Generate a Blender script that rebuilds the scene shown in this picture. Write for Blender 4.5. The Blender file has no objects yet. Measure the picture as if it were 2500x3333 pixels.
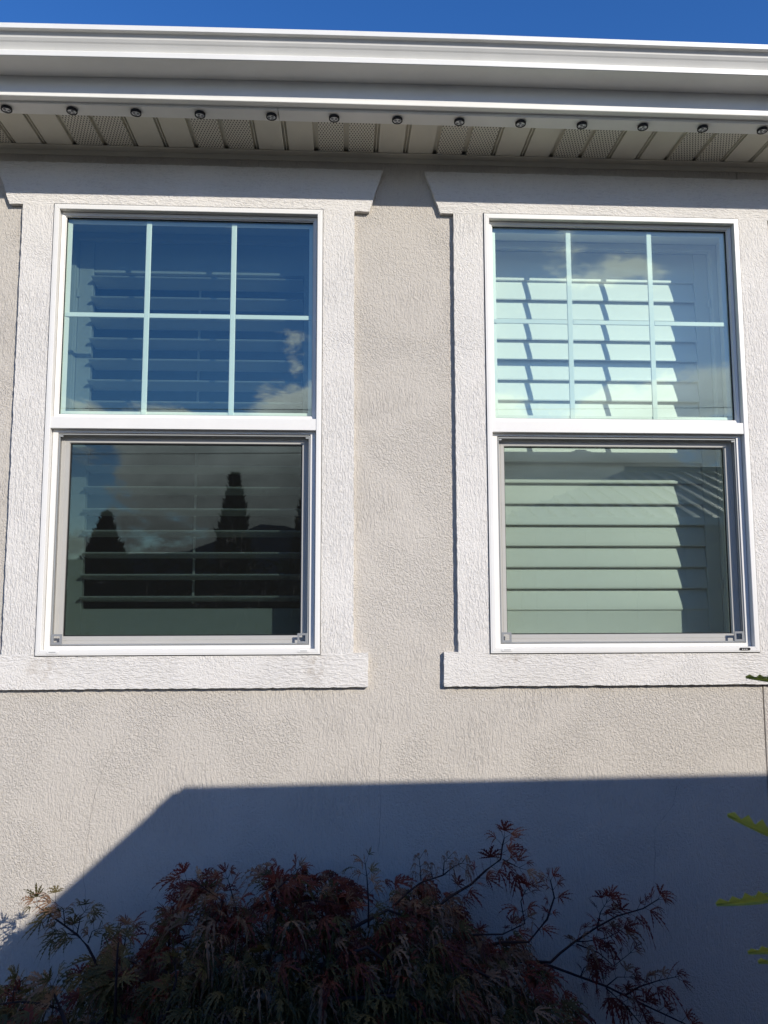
import bpy, bmesh, math, random
from mathutils import Vector, Matrix, noise
sc = bpy.context.scene
rad = math.radians

# ---------------------------------------------------------------- camera
CAM = Vector((0.9902, -2.6552, 0.1863))
AR = Vector((0.99872392, -0.05046807, -0.00187101)); AU = Vector((-0.0034817, -0.10576517, 0.99438504)); AF = Vector((0.05038258, 0.99310961, 0.10580592))
cd = bpy.data.cameras.new('camera'); cam = bpy.data.objects.new('camera', cd); sc.collection.objects.link(cam)
cam.matrix_world = Matrix(((AR.x, AU.x, -AF.x, CAM.x), (AR.y, AU.y, -AF.y, CAM.y), (AR.z, AU.z, -AF.z, CAM.z), (0, 0, 0, 1)))
cd.sensor_fit = 'VERTICAL'; cd.sensor_height = 36; cd.lens = 36 * 2600 / 3333
cd.clip_start = .02; cd.clip_end = 20000
cd.dof.use_dof = True; cd.dof.focus_distance = 2.75; cd.dof.aperture_fstop = 8.8
sc.camera = cam

# ---------------------------------------------------------------- light
SUN = Vector((.69, -1, .605)).normalized()
EL = math.asin(SUN.z); AZ = math.atan2(SUN.x, SUN.y)
w = bpy.data.worlds.new("World"); sc.world = w; w.use_nodes = True
nt = w.node_tree; nt.nodes.clear(); N = nt.nodes.new; L = nt.links.new
def wmath(op, a, b=None, c=None):
    n = N('ShaderNodeMath'); n.operation = op
    for i, v in enumerate((a, b, c)):
        if v is None: continue
        if isinstance(v, (int, float)): n.inputs[i].default_value = v
        else: L(v, n.inputs[i])
    return n.outputs[0]
sky = N('ShaderNodeTexSky'); sky.sky_type = 'NISHITA'; sky.sun_disc = False
sky.sun_elevation = EL; sky.sun_rotation = AZ; sky.altitude = 1200; sky.air_density = 1.0; sky.dust_density = .3; sky.ozone_density = 2.5
hs = N('ShaderNodeHueSaturation'); hs.inputs['Hue'].default_value = .512; hs.inputs['Saturation'].default_value = 1.30; hs.inputs['Value'].default_value = .86
L(sky.outputs[0], hs.inputs['Color'])
tc = N('ShaderNodeTexCoord'); sep = N('ShaderNodeSeparateXYZ'); L(tc.outputs['Generated'], sep.inputs[0])
zc = wmath('MAXIMUM', sep.outputs[2], .05)
cmb = N('ShaderNodeCombineXYZ'); L(wmath('DIVIDE', sep.outputs[0], zc), cmb.inputs[0]); L(wmath('DIVIDE', sep.outputs[1], zc), cmb.inputs[1])
cn = N('ShaderNodeTexNoise'); cn.inputs['Scale'].default_value = 5.5; cn.inputs['Detail'].default_value = 9; cn.inputs['Roughness'].default_value = .64; cn.inputs['Distortion'].default_value = .25
mpn = N('ShaderNodeMapping'); mpn.inputs['Scale'].default_value = (1, 1, 1.9); mpn.inputs['Location'].default_value = (1.3, 0, .45); L(tc.outputs['Generated'], mpn.inputs['Vector']); L(mpn.outputs[0], cn.inputs['Vector'])
# cloud amount falls with elevation; clouds stand only in the half of the sky behind the camera
el = wmath('MULTIPLY', sep.outputs[2], 1.0)
mr = N('ShaderNodeMapRange'); L(el, mr.inputs['Value']); mr.inputs['From Min'].default_value = .215; mr.inputs['From Max'].default_value = .285; mr.inputs['To Min'].default_value = .10; mr.inputs['To Max'].default_value = -.17
ms = N('ShaderNodeMapRange'); L(sep.outputs[1], ms.inputs['Value']); ms.inputs['From Min'].default_value = .3; ms.inputs['From Max'].default_value = -.3; ms.inputs['To Min'].default_value = -.35; ms.inputs['To Max'].default_value = 0
mx = N('ShaderNodeMapRange'); L(sep.outputs[0], mx.inputs['Value']); mx.inputs['From Min'].default_value = -.42; mx.inputs['From Max'].default_value = -.16; mx.inputs['To Min'].default_value = -.08; mx.inputs['To Max'].default_value = .08
# one high wispy cloud
wd = Vector((math.sin(rad(19)) * math.cos(rad(24)), -math.cos(rad(19)) * math.cos(rad(24)), math.sin(rad(24))))
dp = N('ShaderNodeVectorMath'); dp.operation = 'DOT_PRODUCT'; L(tc.outputs['Generated'], dp.inputs[0]); dp.inputs[1].default_value = wd
mw = N('ShaderNodeMapRange'); L(dp.outputs['Value'], mw.inputs['Value']); mw.inputs['From Min'].default_value = .9935; mw.inputs['From Max'].default_value = .9995; mw.inputs['To Max'].default_value = .13
amt = wmath('ADD', wmath('ADD', wmath('ADD', wmath('ADD', cn.outputs[0], mr.outputs[0]), ms.outputs[0]), mx.outputs[0]), mw.outputs[0])
cr = N('ShaderNodeMapRange'); L(amt, cr.inputs['Value']); cr.inputs['From Min'].default_value = .525; cr.inputs['From Max'].default_value = .62; cr.interpolation_type = 'SMOOTHSTEP'
cc = N('ShaderNodeMapRange'); L(amt, cc.inputs['Value']); cc.inputs['From Min'].default_value = .60; cc.inputs['From Max'].default_value = .92; cc.inputs['To Min'].default_value = 1.0; cc.inputs['To Max'].default_value = .35
ccol = N('ShaderNodeVectorMath'); ccol.operation = 'SCALE'; ccol.inputs[0].default_value = (7.6, 7.9, 8.4); lowc = N('ShaderNodeMapRange'); L(sep.outputs[2], lowc.inputs['Value']); lowc.inputs['From Min'].default_value = .08; lowc.inputs['From Max'].default_value = .24; lowc.inputs['To Min'].default_value = .26; lowc.inputs['To Max'].default_value = 1.0; L(wmath('MULTIPLY', cc.outputs[0], lowc.outputs[0]), ccol.inputs['Scale'])
mix = N('ShaderNodeMix'); mix.data_type = 'RGBA'; L(cr.outputs[0], mix.inputs['Factor']); L(hs.outputs[0], mix.inputs['A']); L(ccol.outputs[0], mix.inputs['B'])
bg = N('ShaderNodeBackground'); bg.inputs['Strength'].default_value = .15; L(mix.outputs['Result'], bg.inputs['Color'])
wo = N('ShaderNodeOutputWorld'); L(bg.outputs[0], wo.inputs[0])
ld = bpy.data.lights.new('sun', 'SUN'); ld.energy = 3.25; ld.angle = rad(.53); ld.color = (1, .935, .835)
lo = bpy.data.objects.new('sun', ld); sc.collection.objects.link(lo); lo.rotation_euler = SUN.to_track_quat('Z', 'Y').to_euler()
sc.view_settings.view_transform = 'Standard'; sc.view_settings.look = 'None'; sc.view_settings.exposure = .52; sc.view_settings.gamma = 1
sc.cycles.max_bounces = 10; sc.cycles.transparent_max_bounces = 24; sc.cycles.caustics_reflective = False

# ---------------------------------------------------------------- materials
def mat(name):
    m = bpy.data.materials.new(name); m.use_nodes = True; return m, m.node_tree, m.node_tree.nodes['Principled BSDF']
def node(t, typ, **k):
    n = t.nodes.new(typ)
    for a, b in k.items(): setattr(n, a, b)
    return n
def M(t, op, a, b=None, c=None):
    n = t.nodes.new('ShaderNodeMath'); n.operation = op
    for i, v in enumerate((a, b, c)):
        if v is None: continue
        if isinstance(v, (int, float)): n.inputs[i].default_value = v
        else: t.links.new(v, n.inputs[i])
    return n.outputs[0]
def tex(t, vec, scale, detail=3, rough=.5, dist=0, mp=None):
    if mp:
        q = node(t, 'ShaderNodeMapping'); q.inputs['Scale'].default_value = mp; t.links.new(vec, q.inputs['Vector']); vec = q.outputs[0]
    n = node(t, 'ShaderNodeTexNoise'); n.inputs['Scale'].default_value = scale; n.inputs['Detail'].default_value = detail
    n.inputs['Roughness'].default_value = rough; n.inputs['Distortion'].default_value = dist; t.links.new(vec, n.inputs['Vector']); return n.outputs[0]
def rng(t, v, a, b, c=0., d=1., smooth=False):
    n = node(t, 'ShaderNodeMapRange'); t.links.new(v, n.inputs['Value'])
    for k, x in zip(('From Min', 'From Max', 'To Min', 'To Max'), (a, b, c, d)): n.inputs[k].default_value = x
    if smooth: n.interpolation_type = 'SMOOTHSTEP'
    return n.outputs[0]
def rgbmix(t, f, a, b):
    n = node(t, 'ShaderNodeMix', data_type='RGBA')
    for k, v in (('Factor', f), ('A', a), ('B', b)):
        if isinstance(v, (int, float)): n.inputs[k].default_value = v
        elif isinstance(v, tuple): n.inputs[k].default_value = (*v, 1)
        else: t.links.new(v, n.inputs[k])
    return n.outputs['Result']
def vmix(t, f, a, b):
    n = node(t, 'ShaderNodeMix', data_type='FLOAT')
    for k, v in ((0, f), (2, a), (3, b)):
        if isinstance(v, (int, float)): n.inputs[k].default_value = v
        else: t.links.new(v, n.inputs[k])
    return n.outputs[0]

def stucco(name, col, mode, bump=1.0, stains=False):
    m, t, p = mat(name); co = node(t, 'ShaderNodeTexCoord').outputs['Object']
    def grain(mp, scale, lo=.40, hi=.60):      # trowelled ridges, stretched along the float stroke
        return rng(t, tex(t, co, scale, 2, .5, .9, mp), lo, hi, 0, 1, True)
    v = M(t, 'ADD', grain((1, 1, .24), 150), M(t, 'MULTIPLY', grain((1, 1, .5), 250), .6))
    h = M(t, 'ADD', grain((.24, 1, 1), 150), M(t, 'MULTIPLY', grain((.5, 1, 1), 250), .6))
    r = M(t, 'ADD', grain((.8, 1, .6), 165), M(t, 'MULTIPLY', grain((.7, 1, .8), 260), .6))
    sel = tex(t, co, 2.6, 2, .5)
    if mode == 'v': g = vmix(t, rng(t, sel, .50, .66), v, r)
    elif mode == 'h': g = vmix(t, rng(t, sel, .50, .66), h, r)
    else: g = vmix(t, rng(t, sel, .40, .56), v, r)
    fine = tex(t, co, 420, 3, .6); mid = tex(t, co, 45, 3, .6, .5)
    hgt = M(t, 'ADD', M(t, 'ADD', g, M(t, 'MULTIPLY', fine, .3)), M(t, 'MULTIPLY', mid, .6))
    b = node(t, 'ShaderNodeBump'); b.inputs['Strength'].default_value = 1; b.inputs['Distance'].default_value = .0014 * bump
    t.links.new(hgt, b.inputs['Height']); t.links.new(b.outputs[0], p.inputs['Normal'])
    big = tex(t, co, 1.4, 4, .6)
    c = rgbmix(t, rng(t, big, .3, .7), tuple(x * .94 for x in col), tuple(x * 1.04 for x in col))
    c = rgbmix(t, rng(t, tex(t, co, 9, 4, .65), .55, .8, 0, .25), c, tuple(x * y for x, y in zip(col, (.9, .87, .83))))
    c = rgbmix(t, rng(t, g, .0, .5, .22, 0), c, tuple(x * .55 for x in col))       # shade of the grooves put into the colour, so the grain shows
    if stains:
        sx = node(t, 'ShaderNodeSeparateXYZ'); t.links.new(co, sx.inputs[0])
        tot = None
        for cx, cz, rx, rz in ((.03, -.05, .07, .06), (.90, -.04, .05, .07), (1.55, -.03, .05, .03)):
            dx = M(t, 'DIVIDE', M(t, 'SUBTRACT', sx.outputs[0], cx), rx); dz = M(t, 'DIVIDE', M(t, 'SUBTRACT', sx.outputs[2], cz), rz)
            d = M(t, 'SQRT', M(t, 'ADD', M(t, 'MULTIPLY', dx, dx), M(t, 'MULTIPLY', dz, dz)))
            s = rng(t, d, .2, 1.1, 1, 0, True); tot = s if tot is None else M(t, 'MAXIMUM', tot, s)
        f = M(t, 'MULTIPLY', tot, rng(t, tex(t, co, 38, 4, .7), .42, .66, 0, .6))
        c = rgbmix(t, f, c, (.36, .30, .23))
    t.links.new(c, p.inputs['Base Color']); p.inputs['Roughness'].default_value = .95; p.inputs['Specular IOR Level'].default_value = .15
    return m
WALL = stucco('wall_stucco', (.572, .530, .470), 'm')
TRIMV = stucco('trim_stucco_upright', (.73, .70, .655), 'v', .9, True)
TRIMH = stucco('trim_stucco_level', (.73, .70, .655), 'h', .8, True)

def plain(name, col, rough=.5, spec=.5, var=.05, vs=6, metal=0, bump=0, bs=300):
    m, t, p = mat(name); co = node(t, 'ShaderNodeTexCoord').outputs['Object']
    c = rgbmix(t, rng(t, tex(t, co, vs, 5, .65), .3, .7), tuple(x * (1 - var) for x in col), tuple(min(1, x * (1 + var)) for x in col))
    t.links.new(c, p.inputs['Base Color']); p.inputs['Roughness'].default_value = rough; p.inputs['Specular IOR Level'].default_value = spec; p.inputs['Metallic'].default_value = metal
    if bump:
        b = node(t, 'ShaderNodeBump'); b.inputs['Distance'].default_value = bump; t.links.new(tex(t, co, bs, 3), b.inputs['Height']); t.links.new(b.outputs[0], p.inputs['Normal'])
    return m
VINYL = plain('white_vinyl', (.76, .745, .71), .38, .4, .025, 9)
CAULK = plain('sash_white', (.84, .82, .77), .45, .3, .03, 9)
ALU = plain('cream_aluminium', (.74, .735, .70), .42, .45, .05, 5, 0, .0003, 12)
SOFF = plain('soffit_cream', (.63, .60, .50), .5, .3, .05, 7)
BLACK = plain('black_rubber', (.012, .012, .014), .6, .3)
GREYP = plain('grey_plastic', (.24, .25, .26), .5, .3)
SCRFR = plain('grey_screen_frame', (.30, .31, .31), .4, .4)
MUNT = plain('white_grille_bar', (.78, .80, .79), .4, .3, .02)
SHUT = plain('shutter_white', (.83, .82, .79), .4, .35, .02, 5)
ROOM = plain('room_grey', (.16, .16, .17), .9, .1)
SHING = plain('roof_shingle', (.10, .09, .085), .9, .1, .3, 20, 0, .003, 60)
CRACK = plain('crack_dark', (.24, .22, .20), .95, 0)
LENS = plain('clear_lens', (.75, .76, .77), .2, .8, .2, 90)

def soffit_vent():
    m, t, p = mat('perforated_soffit'); co = node(t, 'ShaderNodeTexCoord').outputs['Object']
    s = node(t, 'ShaderNodeSeparateXYZ'); t.links.new(co, s.inputs[0])
    v = M(t, 'DIVIDE', s.outputs[1], .0112); row = M(t, 'FLOOR', v)
    u = M(t, 'ADD', M(t, 'DIVIDE', s.outputs[0], .0098), M(t, 'MULTIPLY', M(t, 'MODULO', M(t, 'ADD', row, 1000), 2.0), .5))
    hole = M(t, 'MULTIPLY', M(t, 'LESS_THAN', M(t, 'FRACT', M(t, 'ADD', u, 1000)), .36), M(t, 'LESS_THAN', M(t, 'FRACT', M(t, 'ADD', v, 1000)), .68))
    c = rgbmix(t, hole, (.63, .60, .50), (.04, .038, .03)); t.links.new(c, p.inputs['Base Color']); p.inputs['Roughness'].default_value = .5
    return m
VENT = soffit_vent()

def glassmat(name='window_glass', tint=(.908, .970, .932), refl=.092):
    m = bpy.data.materials.new(name); m.use_nodes = True; t = m.node_tree; t.nodes.clear()
    o = node(t, 'ShaderNodeOutputMaterial'); mx_ = node(t, 'ShaderNodeMixShader'); tr = node(t, 'ShaderNodeBsdfTransparent'); gl = node(t, 'ShaderNodeBsdfGlossy')
    tr.inputs[0].default_value = (*tint, 1); gl.inputs['Color'].default_value = (.88, .97, .94, 1); gl.inputs['Roughness'].default_value = 0
    lw = node(t, 'ShaderNodeLayerWeight'); lw.inputs[0].default_value = .5
    f = M(t, 'ADD', refl, M(t, 'MULTIPLY', M(t, 'POWER', lw.outputs['Facing'], 5.0), .8))
    t.links.new(f, mx_.inputs[0]); t.links.new(tr.outputs[0], mx_.inputs[1]); t.links.new(gl.outputs[0], mx_.inputs[2]); t.links.new(mx_.outputs[0], o.inputs[0])
    return m
GLASS = glassmat()
TINTED = glassmat('tinted_glass', (.62, .65, .66), .006)
def screenmat():
    m = bpy.data.materials.new('insect_mesh'); m.use_nodes = True; t = m.node_tree; t.nodes.clear()
    o = node(t, 'ShaderNodeOutputMaterial'); mx_ = node(t, 'ShaderNodeMixShader'); tr = node(t, 'ShaderNodeBsdfTransparent'); df = node(t, 'ShaderNodeBsdfDiffuse')
    co = node(t, 'ShaderNodeTexCoord').outputs['Object']
    a = rng(t, tex(t, co, 60, 3, .7, 0, (.25, 1, 6)), .64, .76); b = rng(t, tex(t, co, 60, 3, .7, 0, (6, 1, .25)), .64, .76)
    k = M(t, 'MULTIPLY', M(t, 'MAXIMUM', a, b), rng(t, tex(t, co, 5, 2), .4, .6, .2, 1))    # lint caught along single threads
    df_c = rgbmix(t, k, (.018, .019, .019), (.16, .165, .16)); t.links.new(df_c, df.inputs[0])
    t.links.new(M(t, 'ADD', .28, M(t, 'MULTIPLY', k, .05)), mx_.inputs[0]); t.links.new(tr.outputs[0], mx_.inputs[1]); t.links.new(df.outputs[0], mx_.inputs[2]); t.links.new(mx_.outputs[0], o.inputs[0])
    return m
SCREEN = screenmat()
def leafmat(name, a, b, rough=.55, trans=.25):
    m, t, p = mat(name); co = node(t, 'ShaderNodeTexCoord').outputs['Object']
    at = node(t, 'ShaderNodeAttribute'); at.attribute_name = 'leaf_kind'
    f = M(t, 'ADD', M(t, 'MULTIPLY', at.outputs['Fac'], .7), M(t, 'MULTIPLY', tex(t, co, 25, 3), .3))
    c = rgbmix(t, f, a, b); t.links.new(c, p.inputs['Base Color']); p.inputs['Roughness'].default_value = rough; p.inputs['Specular IOR Level'].default_value = .35
    tb = node(t, 'ShaderNodeBsdfTranslucent'); t.links.new(c, tb.inputs[0]); ms_ = node(t, 'ShaderNodeMixShader'); ms_.inputs[0].default_value = trans
    t.links.new(p.outputs[0], ms_.inputs[1]); t.links.new(tb.outputs[0], ms_.inputs[2]); t.links.new(ms_.outputs[0], t.nodes['Material Output'].inputs[0])
    return m
CRIM = leafmat('crimson_leaf', (.060, .009, .007), (.17, .030, .017))
GREENL = leafmat('olive_leaf', (.034, .040, .010), (.115, .085, .028))
TAN = leafmat('faded_leaf', (.12, .060, .033), (.29, .18, .11))
BARK = plain('maple_bark', (.030, .020, .022), .8, .2, .3, 40, 0, .001, 200)
FERN = leafmat('yellow_green_leaf', (.38, .48, .09), (.74, .74, .25), .5, .5)
EVER = leafmat('evergreen_leaf', (.012, .025, .010), (.035, .06, .02), .7, .1)
SOIL = plain('garden_soil', (.27, .24, .19), .95, .1, .4, 12, 0, .01, 40)
CEDAR = plain('fence_board', (.17, .12, .085), .85, .2, .3, 8, 0, .001, 60)
MTN = plain('mountain_rock', (.05, .07, .10), 1, 0, .3, .002)
METAL = plain('ribbed_roof_metal', (.30, .27, .25), .35, .6, .12, 1.5, .3)
NWALL = plain('neighbour_siding', (.22, .21, .19), .9, .2, .1, 2)

# ---------------------------------------------------------------- helpers
def link(o, parent=None):
    sc.collection.objects.link(o)
    if parent: o.parent = parent
    return o
def empty(name, loc=(0, 0, 0)):
    o = bpy.data.objects.new(name, None); o.location = loc; o.empty_display_size = .1; return link(o)
def tag(o, label=None, cat=None, group=None, kind=None):
    for k, v in (('label', label), ('category', cat), ('group', group), ('kind', kind)):
        if v: o[k] = v
    return o
class MB:
    def __init__(s): s.v = []; s.f = []; s.k = []; s.kind = 0.
    def add(s, vs, fs):
        n = len(s.v); s.v += [tuple(q) for q in vs]; s.f += [tuple(i + n for i in g) for g in fs]; s.k += [s.kind] * len(fs)
    def box(s, x0, x1, y0, y1, z0, z1):
        s.add([(x0, y0, z0), (x1, y0, z0), (x1, y1, z0), (x0, y1, z0), (x0, y0, z1), (x1, y0, z1), (x1, y1, z1), (x0, y1, z1)],
              [(0, 3, 2, 1), (4, 5, 6, 7), (0, 1, 5, 4), (1, 2, 6, 5), (2, 3, 7, 6), (3, 0, 4, 7)])
    def prism(s, pts, y0, y1):      # polygon in x,z pushed from y0 (front) to y1
        n = len(pts); s.add([(x, y0, z) for x, z in pts] + [(x, y1, z) for x, z in pts],
                            [tuple(range(n))] + [tuple(range(2 * n - 1, n - 1, -1))] + [(i + n, (i + 1) % n + n, (i + 1) % n, i) for i in range(n)])
    def slab(s, pts, y0, y1, join=(), amp=.0012):   # polygon in x,z; edges listed in join meet a neighbour and get no side face
        ar = sum(pts[i][0] * pts[(i + 1) % len(pts)][1] - pts[(i + 1) % len(pts)][0] * pts[i][1] for i in range(len(pts)))
        out = []; side = []
        for i, (x, z) in enumerate(pts):
            x2, z2 = pts[(i + 1) % len(pts)]; n = 1 if i in join else max(1, int(math.hypot(x2 - x, z2 - z) / .014))
            for k in range(n):
                f = k / n; q = 0 if k == 0 else amp; out.append((x + (x2 - x) * f + random.uniform(-q, q), z + (z2 - z) * f + random.uniform(-q, q))); side.append(i not in join)
        m = len(out); vs = [(x, y0, z) for x, z in out] + [(x, y1, z) for x, z in out]
        fs = [tuple(range(m)) if ar > 0 else tuple(range(m - 1, -1, -1))]
        for i in range(m):
            if side[i]: j = (i + 1) % m; fs.append((i, i + m, j + m, j) if ar > 0 else (j, j + m, i + m, i))
        s.add(vs, fs)
    def ring(s, x0, x1, z0, z1, prof):   # mitred rectangular frame; prof = (inset, y)
        vs = []; fs = []
        for d, y in prof: 
            if not isinstance(d, tuple): d = (d, d, d, d)
            vs += [(x0 + d[0], y, z0 + d[3]), (x1 - d[2], y, z0 + d[3]), (x1 - d[2], y, z1 - d[1]), (x0 + d[0], y, z1 - d[1])]
        for i in range(len(prof) - 1):
            for j in range(4): a = i * 4 + j; b = i * 4 + (j + 1) % 4; fs.append((a, a + 4, b + 4, b))
        s.add(vs, fs)
    def tube(s, pts, r, n=6, taper=1.0):
        pts = [Vector(q) for q in pts]; rings = []; m = len(pts)
        for i, q in enumerate(pts):
            d = (pts[min(i + 1, m - 1)] - pts[max(i - 1, 0)]).normalized(); a = d.orthogonal().normalized(); b = d.cross(a)
            rr = r * (1 + (taper - 1) * i / (m - 1)); rings.append([q + (a * math.cos(2 * math.pi * k / n) + b * math.sin(2 * math.pi * k / n)) * rr for k in range(n)])
        vs = [v for g in rings for v in g]; fs = [(i * n + k, i * n + (k + 1) % n, (i + 1) * n + (k + 1) % n, (i + 1) * n + k) for i in range(m - 1) for k in range(n)]
        fs += [tuple(range(n - 1, -1, -1)), tuple((m - 1) * n + k for k in range(n))]; s.add(vs, fs)
    def extrude_x(s, prof, xs, closed=False, dz=lambda x: 0):
        n = len(prof); vs = [(x, y, z + dz(x)) for x in xs for y, z in prof]
        fs = [(i * n + k, (i + 1) * n + k, (i + 1) * n + (k + 1) % n, i * n + (k + 1) % n) for i in range(len(xs) - 1) for k in range(n if closed else n - 1)]
        if closed: fs += [tuple(range(n)), tuple(range(len(xs) * n - 1, (len(xs) - 1) * n - 1, -1))]
        s.add(vs, fs)
    def lathe(s, c, prof, axis, n=20):   # prof = (radius, height along axis)
        axis = Vector(axis).normalized(); a = axis.orthogonal().normalized(); b = axis.cross(a); c = Vector(c); vs = []
        for r, h in prof: vs += [c + axis * h + (a * math.cos(2 * math.pi * k / n) + b * math.sin(2 * math.pi * k / n)) * r for k in range(n)]
        m = len(prof); fs = [(i * n + k, i * n + (k + 1) % n, (i + 1) * n + (k + 1) % n, (i + 1) * n + k) for i in range(m - 1) for k in range(n)]
        fs.append(tuple((m - 1) * n + k for k in range(n))); s.add(vs, fs)
    def build(s, name, m, parent=None, smooth=False, bevel=0, fix=True, attr=False):
        me = bpy.data.meshes.new(name); me.from_pydata(s.v, [], s.f)
        if attr:
            at = me.attributes.new('leaf_kind', 'FLOAT', 'FACE'); at.data.foreach_set('value', s.k)
        if fix and not attr:
            bm = bmesh.new(); bm.from_mesh(me); bmesh.ops.recalc_face_normals(bm, faces=bm.faces); bm.to_mesh(me); bm.free()
        if smooth: me.polygons.foreach_set('use_smooth', [True] * len(me.polygons))
        me.materials.append(m); o = bpy.data.objects.new(name, me); link(o, parent)
        if bevel:
            b = o.modifiers.new('bevel', 'BEVEL'); b.width = bevel; b.segments = 2; b.limit_method = 'ANGLE'; b.angle_limit = rad(40)
        return o
def part(name, m, parent, fn, **k):
    b = MB(); fn(b); return b.build(name, m, parent, **k)
random.seed(7)
WY = .0235      # plane of the stucco wall; window faces lie on y = 0
W_, H_ = .914, 1.525
XW = (0.0, 1.4779)
GZ = -1.35     # garden ground
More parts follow.
